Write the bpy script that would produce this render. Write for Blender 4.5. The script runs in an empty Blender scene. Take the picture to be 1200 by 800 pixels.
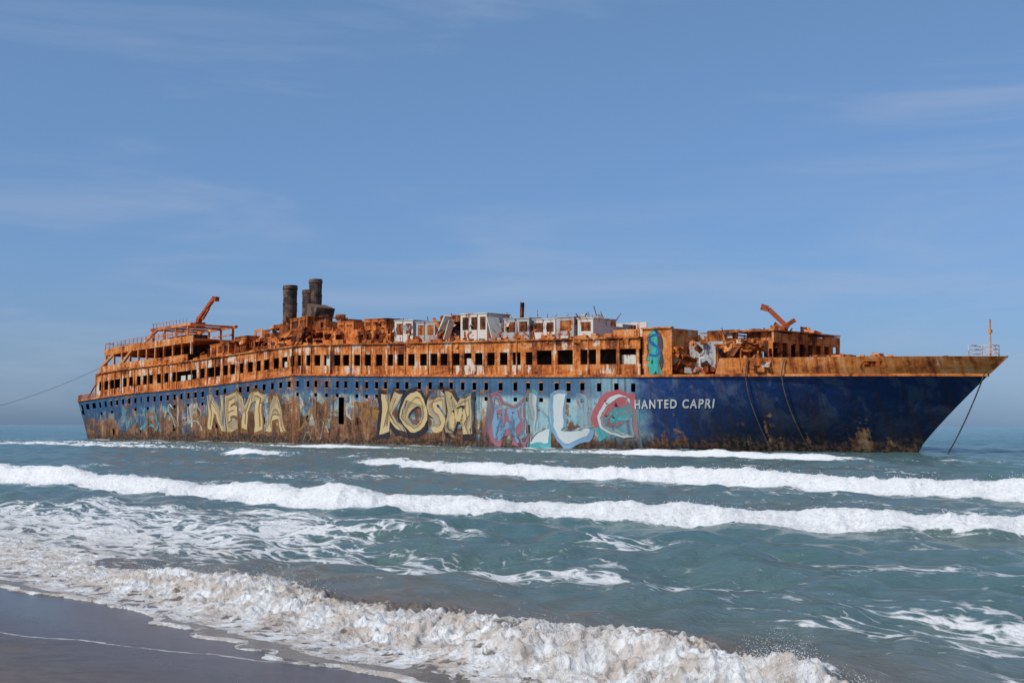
import bpy, math, random
import numpy as np
from mathutils import Vector, Matrix, noise as mnoise
random.seed(7); rng=np.random.default_rng(7)
scene=bpy.context.scene
scene.view_settings.view_transform='Standard'; scene.view_settings.look='None'; scene.view_settings.exposure=0

# ------------------------------------------------------------ node helpers
class NT:
    def __init__(s,name):
        s.m=bpy.data.materials.new(name); s.m.use_nodes=True; s.t=s.m.node_tree
        s.n=s.t.nodes; s.bsdf=s.n['Principled BSDF']; s.out=s.n['Material Output']
    def link(s,a,b): s.t.links.new(a,b)
    def put(s,node,key,v):
        if v is None: return
        i=node.inputs[key]
        if hasattr(v,'links'): s.link(v,i)
        else: i.default_value=v
    def node(s,typ,**kw):
        n=s.n.new(typ)
        for k,v in kw.items(): setattr(n,k,v)
        return n
    def math(s,op,a,b=None,c=None,clamp=False):
        n=s.node('ShaderNodeMath',operation=op,use_clamp=clamp)
        s.put(n,0,a); s.put(n,1,b); s.put(n,2,c); return n.outputs[0]
    def mapr(s,v,a,b,c=0.,d=1.,smooth=True):
        n=s.node('ShaderNodeMapRange'); n.clamp=True
        if smooth: n.interpolation_type='SMOOTHSTEP'
        s.put(n,0,v); s.put(n,1,a); s.put(n,2,b); s.put(n,3,c); s.put(n,4,d); return n.outputs[0]
    def mix(s,f,a,b,bt='MIX'):
        n=s.node('ShaderNodeMix',data_type='RGBA',blend_type=bt)
        s.put(n,0,f)
        for k,v in ((6,a),(7,b)):
            if isinstance(v,tuple) and len(v)==3: v=(*v,1)
            s.put(n,k,v)
        return n.outputs[2]
    def mapping(s,v,sc=(1,1,1),loc=(0,0,0)):
        n=s.node('ShaderNodeMapping'); s.link(v,n.inputs[0]); n.inputs['Scale'].default_value=sc; n.inputs['Location'].default_value=loc
        return n.outputs[0]
    def noise(s,v,scale=1,detail=5,rough=.55,dist=0):
        n=s.node('ShaderNodeTexNoise'); s.link(v,n.inputs['Vector'])
        n.inputs['Scale'].default_value=scale; n.inputs['Detail'].default_value=detail
        n.inputs['Roughness'].default_value=rough; n.inputs['Distortion'].default_value=dist
        return n.outputs['Fac']
    def ramp(s,f,stops,interp='LINEAR'):
        n=s.node('ShaderNodeValToRGB'); s.link(f,n.inputs[0]); cr=n.color_ramp; cr.interpolation=interp
        while len(cr.elements)<len(stops): cr.elements.new(.5)
        for e,(p,c) in zip(cr.elements,stops):
            e.position=p; e.color=(*c,1) if len(c)==3 else c
        return n.outputs[0]
    def sep(s,v):
        n=s.node('ShaderNodeSeparateXYZ'); s.link(v,n.inputs[0]); return n.outputs
    def uv(s):
        n=s.node('ShaderNodeUVMap'); n.uv_map='UVMap'; return n.outputs[0]
    def bump(s,h,strength=.3,dist=.1):
        n=s.node('ShaderNodeBump'); n.inputs['Strength'].default_value=strength; n.inputs['Distance'].default_value=dist
        s.link(h,n.inputs['Height']); return n.outputs[0]
    def fin(s,col,rough=.8,nrm=None,spec=.3):
        s.put(s.bsdf,'Base Color',col if not(isinstance(col,tuple) and len(col)==3) else (*col,1)); s.put(s.bsdf,'Roughness',rough)
        s.put(s.bsdf,'Specular IOR Level',spec)
        if nrm is not None: s.link(nrm,s.bsdf.inputs['Normal'])
        return s.m

RUST=[(0.36,(0.024,0.011,0.008)),(0.42,(0.10,0.032,0.014)),(0.465,(0.33,0.080,0.020)),(0.52,(0.62,0.19,0.040)),(0.62,(0.68,0.38,0.18))]
def mat_rust(name,paint=(0.62,0.57,0.48),amount=.5,dark=0.,tone=1.,grime=.7):
    k=NT(name); uv=k.uv()
    streak=k.noise(k.mapping(uv,(1.3,.15,1)),1.,8,.66)
    patch=k.noise(k.mapping(uv,(.20,.45,1),(3,7,0)),1.,7,.66,.5)
    fine=k.noise(k.mapping(uv,(3,2.2,1)),1.,6,.7)
    a=k.math('ADD',k.math('MULTIPLY',streak,.40),k.math('ADD',k.math('MULTIPLY',patch,.42),k.math('MULTIPLY',fine,.18)))
    rc=k.ramp(a,[(p+dark,tuple(x*tone for x in c)) for p,c in RUST])
    f=k.mapr(k.math('ADD',k.math('MULTIPLY',streak,.55),k.math('MULTIPLY',k.noise(k.mapping(uv,(.4,.5,1),(9,2,0)),1,6,.65),.5)),amount,amount+.06)
    col=k.mix(f,rc,paint)
    gr=k.noise(k.mapping(uv,(2.4,.2,1),(17,3,0)),1,6,.65)
    col=k.mix(k.mapr(gr,.55,.67,0,grime),col,(0.05,0.022,0.013))
    return k.fin(col,.85,k.bump(fine,.6,.06),.2)

def mat_hull():
    k=NT('hull_paint_and_rust'); uv=k.uv(); s,h,_=k.sep(uv)
    big=k.noise(k.mapping(uv,(.12,.25,1)),1,5,.6,.4)
    sw=k.math('ADD',s,k.math('MULTIPLY',k.math('SUBTRACT',big,.5),10))
    sn=k.math('DIVIDE',sw,152)
    paint=k.ramp(sn,[(0,(0.030,0.08,0.14)),(.12,(0.04,0.085,0.15)),(.30,(0.06,0.12,0.18)),(.40,(0.08,0.16,0.22)),(.5,(0.05,0.13,0.24)),(.58,(0.07,0.18,0.29)),(.63,(0.20,0.36,0.42)),(.67,(0.30,0.47,0.50)),(.755,(0.24,0.40,0.46)),(.785,(0.012,0.048,0.165)),(.86,(0.007,0.035,0.135)),(1,(0.004,0.018,0.072))])
    up=k.mapr(k.math('ADD',h,k.math('MULTIPLY',big,1.2)),-2.1,-1.4)
    midm=k.mapr(s,117,110)
    v=k.noise(k.mapping(uv,(.45,.35,1),(5,5,0)),1,7,.65,.4)
    fade=k.mapr(v,.48,.60)
    fadeamt=k.ramp(sn,[(0,(.35,)*3),(.5,(.6,)*3),(.7,(.7,)*3),(.78,(.14,)*3),(1,(.06,)*3)])
    paint=k.mix(k.math('MULTIPLY',fade,fadeamt),paint,(0.44,0.47,0.42))
    tg=k.noise(k.mapping(uv,(.20,.30,1),(31,12,0)),1,4,.55,1.2); tg2=k.noise(k.mapping(uv,(.55,.4,1),(51,2,0)),1,5,.6,1.)
    tcol=k.ramp(tg,[(.0,(0.03,0.22,0.27)),(.40,(0.07,0.32,0.34)),(.46,(0.48,0.38,0.20)),(.52,(0.50,0.50,0.44)),(.57,(0.36,0.12,0.10)),(.63,(0.10,0.20,0.42))],'CONSTANT')
    zone=k.math('MULTIPLY',k.math('MULTIPLY',k.mapr(h,-2.2,-2.6),k.mapr(h,-8.2,-7.)),k.math('MULTIPLY',k.mapr(s,14,26),k.mapr(s,119.3,118.5)))
    paint=k.mix(k.math('MULTIPLY',zone,k.mapr(tg2,.50,.54,0,.7)),paint,tcol)
    paint=k.mix(k.math('MULTIPLY',k.math('MULTIPLY',up,midm),.85),paint,(0.028,0.085,0.18))
    bow_shade=k.math('MULTIPLY',k.mapr(s,119,128),k.mapr(k.math('ADD',h,k.math('MULTIPLY',big,3)),0.8,-4.5))  # shade under the flared bow, put into the hull paint colour
    paint=k.mix(k.math('MULTIPLY',bow_shade,.85),paint,(0.006,0.012,0.028))
    streak=k.noise(k.mapping(uv,(1.0,.12,1),(1,1,0)),1,8,.62)
    patch=k.noise(k.mapping(uv,(.16,.30,1),(13,4,0)),1,9,.62,.6)
    fine=k.noise(k.mapping(uv,(2.4,2.,1)),1,7,.7)
    a=k.math('ADD',k.math('MULTIPLY',streak,.45),k.math('ADD',k.math('MULTIPLY',v,.35),k.math('MULTIPLY',fine,.25)))
    rc=k.ramp(a,[(.38,(0.020,0.011,0.008)),(.46,(0.07,0.031,0.018)),(.52,(0.155,0.070,0.036)),(.575,(0.30,0.14,0.060)),(.66,(0.47,0.36,0.23))])
    amt=k.ramp(sn,[(0,(.45,)*3),(.1,(.46,)*3),(.25,(.475,)*3),(.38,(.485,)*3),(.5,(.475,)*3),(.62,(.45,)*3),(.66,(.42,)*3),(.75,(.42,)*3),(.785,(.39,)*3),(.86,(.38,)*3),(1,(.37,)*3)])
    low=k.mapr(h,-1.2,-6.8,-.045,.09,False)
    thr=k.math('SUBTRACT',1.0,k.math('ADD',amt,low))
    m=k.math('ADD',k.math('MULTIPLY',streak,.38),k.math('ADD',k.math('MULTIPLY',patch,.50),k.math('MULTIPLY',fine,.17)))
    f=k.mapr(k.math('SUBTRACT',m,thr),-.005,.035)
    col=k.mix(f,paint,rc)
    gr=k.noise(k.mapping(uv,(2.2,.09,1),(7,1,0)),1,5,.6)
    col=k.mix(k.mapr(gr,.50,.66,0,.6),col,(0.04,0.022,0.016))
    g=k.node('ShaderNodeNewGeometry'); px,py,pz=k.sep(g.outputs['Position'])
    tide=k.mapr(k.math('ADD',pz,k.math('MULTIPLY',patch,3.2)),3.3,1.9)
    tcol=k.mix(k.mapr(fine,.45,.6),(0.022,0.014,0.012),(0.13,0.075,0.045))
    col=k.mix(k.math('MULTIPLY',tide,.9),col,tcol)
    kk=k.math('ABSOLUTE',k.math('SUBTRACT',s,k.math('ADD',59.6,k.math('MULTIPLY',fine,.9))))
    col=k.mix(k.mapr(kk,.4,.1,0,.8),col,(0.26,0.085,0.028))
    dents=k.noise(k.mapping(uv,(.45,.35,1)),1,3,.5)
    hh=k.math('ADD',dents,k.math('MULTIPLY',fine,.12))
    return k.fin(col,k.mapr(f,0,1,.55,.9,False),k.bump(hh,.7,.5),.25)

def mat_simple(name,c1,c2,sc=1.5,rough=.8,thr=.5):
    k=NT(name); tc=k.node('ShaderNodeTexCoord').outputs['Object']
    n=k.noise(tc,sc,6,.65); return k.fin(k.mix(k.mapr(n,thr-.08,thr+.1),c1,c2),rough,k.bump(n,.4,.05),.25)

def mat_paint(name,col,wear=.5,col2=None):
    k=NT(name); uv=k.uv()
    n=k.noise(k.mapping(uv,(.55,.5,1),(2,8,0)),1,9,.72,.3); st=k.noise(k.mapping(uv,(1.6,.22,1)),1,7,.65)
    m=k.math('ADD',k.math('MULTIPLY',n,.6),k.math('MULTIPLY',st,.4))
    f=k.mapr(m,wear-.01,wear+.035)
    c=k.mix(k.mapr(st,.46,.58),col,col2 or tuple(x*.62 for x in col))
    c=k.mix(k.mapr(k.noise(k.mapping(uv,(1.2,.15,1),(4,4,0)),1,6,.65),.51,.62,0,.7),c,(0.14,0.07,0.04))
    k.fin(c,.75,None,.25)
    tr=k.node('ShaderNodeBsdfTransparent'); mx=k.node('ShaderNodeMixShader')
    k.link(f,mx.inputs[0]); k.link(k.bsdf.outputs[0],mx.inputs[1]); k.link(tr.outputs[0],mx.inputs[2]); k.link(mx.outputs[0],k.out.inputs[0])
    return k.m

M_hull=mat_hull()
M_rust=mat_rust('rusted_orange_plate',(0.5,0.42,0.32),amount=.60)
M_rustw=mat_rust('rust_with_white_paint',(0.66,0.54,0.42),amount=.548,grime=.6)
M_bul=mat_rust('bulwark_orange_rust',(0.60,0.50,0.40),amount=.575,dark=-.015,grime=.45)
M_rustd=mat_rust('dark_rust',(0.25,0.22,0.19),amount=.62,dark=.05,tone=.75)
M_white=mat_rust('peeling_white_panel',(0.62,0.59,0.52),amount=.44,tone=.8,grime=.5)
M_grey=mat_rust('grey_panel',(0.38,0.39,0.38),amount=.44,tone=.8,grime=.5)
M_black=mat_simple('dark_steel',(0.02,0.016,0.014),(0.075,0.045,0.03))  # near-black brown for the walls set back behind the openings
M_funnel=mat_simple('sooty_funnel',(0.045,0.032,0.028),(0.15,0.095,0.07),.8)
M_crane=mat_simple('crane_orange',(0.45,0.09,0.03),(0.22,0.06,0.02))
M_rope=mat_simple('tarry_rope',(0.03,0.025,0.022),(0.08,0.06,0.05))
M_chain=mat_simple('weathered_rope',(0.22,0.16,0.11),(0.12,0.08,0.05))
M_railw=mat_simple('white_rail',(0.6,0.6,0.58),(0.35,0.2,0.12))

# ------------------------------------------------------------ ship frame
ship=bpy.data.objects.new('shipwreck',None); scene.collection.objects.link(ship)
ZS=[-6,0,15.5,32,51,60,79,101,119,135,152]; ZD=[6.15,6.35,7.25,7.75,8.6,9.05,8.45,7.85,7.4,7.15,6.95]
def zd(s): return float(np.interp(s,ZS,ZD))
def W(s,t,h):
    a=.70711
    return (19.87+a*(s-119)-a*t, 135.07-a*(s-119)-a*t, zd(s)+h)
def stem(z): return 143.5+8.5*max(0,min(1.05,z/8.4))**1.12
def hullpt(s,h,side=1):
    z=zd(s)+h
    if s>116: sp=116+(s-116)*(stem(z)-116)/36.0
    elif s<20: sp=s+(20-s)/26*3.4*(1-max(0,min(1,z/6.3)))
    else: sp=s
    z=zd(sp)+h if z>-1.9 else z
    f=max(0,min(1,(z+1)/8.5))
    t=10.
    if sp>104:
        s0=104+10*f; p=1.75+.75*f
        st=stem(z)
        a=max(0,min(1,(sp-s0)/(st-s0))); t=10*(1-a**p)
    if sp<16:
        w=(16-sp)/22; t*=1-w*w*.12*(1-f)
    if s<2:
        a=(2-s)/8.; t*=(max(0,1-min(1,a)**4))**.6
    return sp,t*side,h if zd(sp)+h>-2.1 else -2-zd(sp)

class MB:
    def __init__(s): s.v=[];s.f=[];s.uv=[]
    def quad(s,pts,uvs=None,world=False):
        i=len(s.v)
        for p in pts: s.v.append(p if world else W(*p))
        s.f.append(tuple(range(i,i+len(pts))))
        s.uv.append(uvs or [(p[0]+p[1]*.83,p[2]) for p in pts])
    def box(s,s0,s1,t0,t1,h0,h1,rot=None):
        c=((s0+s1)/2,(t0+t1)/2,(h0+h1)/2)
        d=((s1-s0)/2,(t1-t0)/2,(h1-h0)/2); P=[]
        for a in (-1,1):
            for b in (-1,1):
                for e in (-1,1):
                    v=Vector((a*d[0],b*d[1],e*d[2]))
                    if rot is not None: v=rot@v
                    P.append((c[0]+v.x,c[1]+v.y,c[2]+v.z))
        for q in ((0,1,3,2),(4,6,7,5),(0,4,5,1),(2,3,7,6),(0,2,6,4),(1,5,7,3)):
            s.quad([P[i] for i in q],[(P[i][0]+P[i][1]*.83+(P[i][2]*.3 if q in((0,2,6,4),(1,5,7,3)) else 0),P[i][2]) for i in q])
    def bx(s,s0,s1,t0,t1,h0,h1):
        n=max(1,int((s1-s0)/8)); 
        cuts=[s0+(s1-s0)*i/n for i in range(n+1)]
        for a,b in zip(cuts[:-1],cuts[1:]): s.box(a,b,t0,t1,h0,h1)
    def beam(s,a,b,w):
        a=Vector(a);b=Vector(b);d=b-a
        r=d.to_track_quat('Z','Y').to_matrix(); c=(a+b)/2; L=d.length/2; P=[]
        for x in(-w/2,w/2):
            for y in(-w/2,w/2):
                for z in(-L,L): P.append(tuple(c+r@Vector((x,y,z))))
        for q in ((0,1,3,2),(4,6,7,5),(0,4,5,1),(2,3,7,6),(0,2,6,4),(1,5,7,3)): s.quad([P[i] for i in q])
    def sheet(s,c,w,l,rot,n=3,crump=.15):
        g=[]
        for i in range(n+1):
            for j in range(n+1):
                v=rot@Vector(((i/n-.5)*w+random.uniform(-.06,.06)*w,random.uniform(-crump,crump),(j/n-.5)*l+random.uniform(-.1,.1)*l))
                g.append((c[0]+v.x,c[1]+v.y,c[2]+v.z))
        for i in range(n):
            for j in range(n):
                if random.random()<.12: continue
                a=i*(n+1)+j; s.quad([g[a],g[a+1],g[a+n+2],g[a+n+1]])
    def cyl(s,c,r,h0,h1,n=20,r2=None,cap=True):
        r2=r if r2 is None else r2; B=[];T=[]
        for i in range(n):
            a=2*math.pi*i/n; B.append((c[0]+r*math.cos(a),c[1]+r*math.sin(a),h0)); T.append((c[0]+r2*math.cos(a),c[1]+r2*math.sin(a),h1))
        for i in range(n):
            j=(i+1)%n; s.quad([B[i],B[j],T[j],T[i]],[(i*r*.33,h0),((i+1)*r*.33,h0),((i+1)*r*.33,h1),(i*r*.33,h1)])
        if cap: s.quad(T)
    def obj(s,name,mat,parent=ship,smooth=False,merge=False):
        me=bpy.data.meshes.new(name); me.from_pydata(s.v,[],s.f)
        u=me.uv_layers.new(name='UVMap'); flat=[c for f in s.uv for p in f for c in p]; u.data.foreach_set('uv',flat)
        me.materials.append(mat); o=bpy.data.objects.new(name,me); scene.collection.objects.link(o)
        if merge:
            import bmesh
            bm=bmesh.new(); bm.from_mesh(me); bmesh.ops.remove_doubles(bm,verts=bm.verts,dist=.002); bmesh.ops.recalc_face_normals(bm,faces=bm.faces); bm.to_mesh(me); bm.free()
        if smooth: me.polygons.foreach_set('use_smooth',[True]*len(me.polygons))
        if parent: o.parent=parent
        return o

# ---- hull shell with real window openings
win=[]
s=6.0
while s<118:
    w=.66 if s<60 else .58
    if random.random()<.88: win.append((s,s+w))
    s+=1.95 if s<60 else random.choice((1.7,1.95,2.3))
edges=sorted(set([-6,-5.95,-5.8,-5.5,-5.,-4.2,-3.4,-2.4,-1.2,0,1.2,2.4,3.6,4.8]+[round(x,3) for w in win for x in w]+[20,60]+[119+i*1.5 for i in range(22)]+[151.4,152]))
edges=[e for i,e in enumerate(edges) if i==0 or e-edges[i-1]>.02]
rows=[0,-.75,-1.6,-2.35,-2.8,-3.6,-4.5,-5.3,-6.2,-7.2,-8.6,-11.5]
aset={round(a,3):1 for a,b in win}
bset={round(a,3) for i,(a,b) in enumerate(win) if (i%2==0 or a>66) and i%7!=3}
cset={round(a,3) for i,(a,b) in enumerate(win) if i%5==2}
hull=MB()
for side in(1,-1):
    for a,b in zip(edges[:-1],edges[1:]):
        for i,(h1,h0) in enumerate(zip(rows[:-1],rows[1:])):
            ra=round(a,3)
            if side==1:
                if i==1 and ra in aset: continue
                if i==3 and ra in bset: continue
                if i==7 and ra in cset: continue
                if i==1 and ra in(-3.4,-1.2,1.2,3.6): continue
                if i in(1,2) and ra in(-1.2,): continue
                if i in(4,5,6,7) and 69.6<a<70.8 : continue
            P=[hullpt(a,h0,side),hullpt(b,h0,side),hullpt(b,h1,side),hullpt(a,h1,side)]
            hull.quad(P,[(p[0],p[2]) for p in P])
hull.obj('hull',M_hull,merge=True)
rim=MB()
for a,b in win:
    if a<8 or a>112: continue
    rim.box(a-.06,b+.06,9.8,10.05,-1.72,-1.62); rim.box(a-.06,b+.06,9.8,10.06,-.75,-.66)
rim.obj('window_sills',M_rust)
st=MB()
for a,b in zip(edges[:-1],edges[1:]):
    pa=hullpt(a,0); pb=hullpt(b,0)
    for side in(1,-1):
        A=[(pa[0],(pa[1]+.14)*side,-.12),(pb[0],(pb[1]+.14)*side,-.12),(pb[0],(pb[1]+.14)*side,.12),(pa[0],(pa[1]+.14)*side,.12)]
        st.quad(A); 
        st.quad([(pa[0],(pa[1]-.1)*side,.12),A[3],A[2],(pb[0],(pb[1]-.1)*side,.12)])
        st.quad([(pa[0],(pa[1]-.1)*side,-.12),A[0],A[1],(pb[0],(pb[1]-.1)*side,-.12)])
    st.quad([(pa[0],-pa[1],.01),(pb[0],-pb[1],.01),(pb[0],pb[1],.01),(pa[0],pa[1],.01)])
st.obj('main_deck',M_rust)
bw=MB()
be=[e for e in edges if e>=128]
bh=[.13,.7,1.2,1.62]
for side in(1,-1):
    for j,(a,b) in enumerate(zip(be[:-1],be[1:])):
        for h0,h1 in zip(bh[:-1],bh[1:]):
            if side==1 and h0==.7 and j in(9,): continue
            P=[]
            for (ss,hh) in((a,h0),(b,h0),(b,h1),(a,h1)):
                p=hullpt(ss,hh,side); P.append((p[0],p[1]+.05*side,p[2]))
            bw.quad(P,[(p[0],p[2]) for p in P])
            Q=[(p[0],p[1]-.16*side,p[2]) for p in P]; bw.quad(Q,[(p[0],p[2]) for p in P])
            if h1==1.62: bw.quad([P[3],P[2],(Q[2][0],Q[2][1]-.1*side,Q[2][2]+.02),(Q[3][0],Q[3][1]-.1*side,Q[3][2]+.02)])
bw.obj('bow_bulwark',M_bul)

def wall(mb,s0,s1,t,h0,hb,ht,h1,mod,op,skip=.0,jag=0.,th=.14,fill=None):
    s=s0
    while s<s1-.3:
        md=mod*random.uniform(.86,1.14); e=min(s+md,s1); pier=(md-op)
        top=h1-(random.random()**2)*jag
        mb.box(s,e,t-th,t,h0,hb)
        if random.random()>=skip:
            mb.box(s,s+pier,t-th-.01,t+.01,hb,ht)
        mb.box(s,e,t-th-.02,t+.02,ht,top)
        if fill and random.random()<.10: fill.box(s+pier,e,t-.5,t-.4,hb,ht-(random.random()<.5)*.6)
        s=e
pr=MB(); fillm=MB()
wall(pr,5,60,9.95,.12,1.15,2.55,3.75,2.1,1.25,fill=fillm,skip=.1)
wall(pr,60,104,9.95,.12,1.2,2.6,3.8,2.0,1.25,fill=fillm,skip=.08)
wall(pr,104,119,9.95,.12,1.2,2.75,3.8,2.9,2.2,fill=fillm)
pr.obj('promenade_wall',M_rustw)
pp=MB()
wall(pp,5,119,-9.9,.12,1.15,2.6,3.75,2.1,1.3)
pp.obj('port_promenade_wall',M_rust)
fillm.obj('window_boards',M_white)
pi=MB(); 
pi.bx(5,119,7.0,7.15,.1,3.7); pi.bx(5,5.2,-9.8,9.8,.12,3.7)
pi.obj('inner_cabin_wall',M_black)
dk=MB(); dk.bx(5,119,-10.1,10.15,3.82,3.98); dk.obj('boat_deck',M_rust)
rb=MB()
s=5
while s<119:
    if random.random()<.75: rb.box(s,s+.12,9.97,10.1,.14,3.8)
    if random.random()<.6: rb.box(s+.5,s+.5+random.uniform(.4,2.2),9.6,10.12,3.98,3.98+random.uniform(.05,.6))
    if random.random()<.25: rb.sheet((s+1,10.05,3.9),random.uniform(.6,1.8),random.uniform(.6,1.3),Matrix.Rotation(random.uniform(-.4,.4),3,'Y'))
    s+=random.choice((2.1,4.2))
rb.obj('wall_ribs',M_rust)

fb=MB(); 
fb.box(118.9,122.6,9.3,9.45,.12,4.7); fb.box(118.9,119.05,-9.4,9.3,.12,4.6)
fb.box(118.8,122.7,9.2,9.6,4.7,4.85); fb.box(115.5,118.85,9.8,9.95,3.98,4.7)
fb.box(122.5,122.64,5.2,9.3,2.9,4.68)
fb.obj('superstructure_end_plate',M_bul)
fg=MB(); fg.box(122.6,127.5,6.9,7.05,.12,3.4); fg.box(122.66,122.8,-6,6.9,.12,3.3); fg.obj('bridge_side_panel',M_grey)

# ---- ruined structures
rst=MB(); drk=MB(); wht=MB(); gry=MB()
def ruin(s0,s1,t,h0,h1,mbs,mod=2.2,gap=.15,jag=.8):
    s=s0
    while s<s1-.4:
        e=min(s1,s+mod*random.uniform(.7,1.4)); mb=random.choice(mbs)
        if random.random()>gap:
            top=h1-random.random()**2*jag; m=h0+(top-h0)*.38; w=(e-s)
            if random.random()<.6:
                a=s+w*random.uniform(.15,.3); b=e-w*random.uniform(.15,.3); m2=h0+(top-h0)*.78
                mb.box(s,a,t-.1,t,h0,top); mb.box(b,e,t-.1,t,h0,top); mb.box(a,b,t-.09,t-.01,h0,m); mb.box(a,b,t-.09,t-.01,m2,top)
            else: mb.box(s,e-.02,t-.1,t,h0,top)
        else:
            drk.beam((s,t,h0),(s,t,h1),.14)
            if random.random()<.6: drk.beam((s,t,h1-.1),(e,t,h1-random.uniform(0,.6)),.14)
        s=e
def cross(s,t0,t1,h0,h1,mb,jag=.6):
    t=t0
    while t<t1-.3:
        e=min(t1,t+random.uniform(1.2,2.6)); top=h1-random.random()*jag
        if random.random()<.85: mb.box(s-.06,s+.06,t,e-.02,h0,top)
        t=e
def debris(n,s0,s1,t0,t1,h,mbs,sz=(.2,1.2)):
    for _ in range(n):
        mb=random.choice(mbs); a=sz[0]+(sz[1]-sz[0])*random.random()**1.8; b=random.uniform(.2,.7)*a; c=random.uniform(.15,.7)*a
        q=.35 if random.random()<.8 else .9
        R=Matrix.Rotation(random.uniform(-q,q)*.6,3,'X')@Matrix.Rotation(random.uniform(-q,q)*.6,3,'Y')@Matrix.Rotation(random.uniform(0,3),3,'Z')
        s=random.uniform(s0,s1);t=random.uniform(t0,t1);hh=h+c*.3
        mb.box(s-a/2,s+a/2,t-b/2,t+b/2,hh-c/2,hh+c/2,R)
def torn(n,s0,s1,t0,t1,h,mbs,sz=(.6,2.)):
    for _ in range(n):
        mb=random.choice(mbs); w=random.uniform(*sz); l=random.uniform(*sz)
        R=Matrix.Rotation(random.uniform(-1.2,1.2),3,'X')@Matrix.Rotation(random.uniform(-.8,.8),3,'Y')@Matrix.Rotation(random.uniform(-.7,.7),3,'Z')
        mb.sheet((random.uniform(s0,s1),random.uniform(t0,t1),h+l*random.uniform(0,.35)),w,l,R,3,.12*w)
def sticks(n,s0,s1,t0,t1,h,L,mb):
    for _ in range(n):
        s=random.uniform(s0,s1);t=random.uniform(t0,t1)
        mb.beam((s,t,h),(s+random.uniform(-.4,.4)*L,t+random.uniform(-.4,.4)*L,h+random.uniform(.3,.9)*L),random.uniform(.03,.09))
def cabin(mb,s0,s1,t0,t1,h0,h1):
    mb.box(s0,s1,t0,t1-.12,h0,h1); mb.box(s0-.12,s1+.12,t0-.1,t1+.06,h1,h1+.1)
    n=max(1,int((s1-s0)/1.5)); w=(s1-s0)/n
    for i in range(n):
        a=s0+i*w; mb.box(a,a+w*.22,t1-.12,t1,h0,h1); 
        if i==n-1: mb.box(s1-w*.15,s1,t1-.121,t1,h0,h1)
        drk.box(a+w*.22,a+w*.85,t1-.119,t1-.06,h0+(h1-h0)*.4,h1-.35)
        mb.box(a+w*.22,a+w*.85,t1-.119,t1-.01,h0,h0+(h1-h0)*.4); mb.box(a+w*.22,a+w*.85,t1-.119,t1-.01,h1-.35,h1)
H=3.98
ab=MB()
ab.bx(6,33,9.8,9.95,3.98,5.0); ab.bx(6,33,-9.9,-9.75,3.98,5.0)
ab.bx(7,34,-9.5,9.6,7.1,7.3); ab.bx(7,34,9.45,9.62,6.7,7.75); ab.box(6.85,7,-9.5,9.5,6.7,7.8); ab.box(5.9,6.05,-9.7,9.7,3.98,5.0)
s=7.2
while s<34:
    ab.box(s,s+.3,9.3,9.6,5.,6.7); ab.box(s,s+.3,-9.5,-9.2,5.,6.7); ab.box(s,s+.2,2,2.2,4,6.9); s+=2.6
ab.beam((6.2,9.7,4.9),(10.5,9.5,7.0),.35); ab.beam((12,9.8,4.2),(16,9.5,7.0),.4)
for t in(6,-2):
    for s in(16,19.5,23,26.5): ab.beam((s,t,7.3),(s,t,10.2),.28)
    ab.beam((15.2,t,10.2),(27.5,t,10.2),.4); ab.beam((16,t,9.),(26.5,t,9.),.2)
    ab.beam((10.5,t,7.3),(17.5,t,10.2),.38)
for s in(16,19.5,23,26.5): ab.beam((s,-2,10.2),(s,6,10.2),.3)
ab.obj('stern_deck_frame',M_bul)
bx=MB(); bx.bx(14,33,3.5,3.7,4.,7.); bx.bx(17,24,1,4,7.3,9.0); bx.obj('stern_cabin',M_black)
rl=MB()
for t in(9.5,):
    s=7.
    while s<34: rl.beam((s,t,7.7),(s,t,8.7),.07); s+=1.3
    for h in(8.,8.35,8.7): rl.beam((7,t,h),(34,t,h),.06)
for s in np.arange(16,27,1.): rl.beam((s,6,10.2),(s,6,11.1),.06)
rl.beam((15.5,6,11.1),(23,6,11.1),.07); rl.beam((7,9.5,8.7),(7,-9,8.7),.07)
for i in range(34):
    a=-5.4+i*.3
    p=hullpt(a,0); rl.beam((p[0],p[1],.1),(p[0],p[1],.9),.06)
    q=hullpt(a+.3,0); rl.beam((p[0],p[1],.9),(q[0],q[1],.9),.07); rl.beam((p[0],p[1],.5),(q[0],q[1],.5),.05)
rl.obj('stern_railing',M_rust)
sm=MB(); sm.beam((-2,8,.1),(5,9,4.),.16); sm.cyl((-1,5),.5,.1,1.2,12); sm.cyl((1,-3),.5,.1,1.2,12); sm.box(-2.5,1.5,2,4,.1,.9); sm.obj('stern_mooring_gear',M_rustd)
cr=MB(); cr.beam((22.5,2,10.2),(23.2,2,11.8),.7); cr.beam((22.6,2,11.3),(27.2,2,14.4),.5); cr.beam((27.2,2,14.4),(28.2,2,14.2),.7); cr.beam((24.0,2,11.4),(25.8,2,13.0),.3)
cr.box(21.8,23.6,1.2,2.9,10.2,11.0); cr.obj('stern_crane',M_crane)
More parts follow.
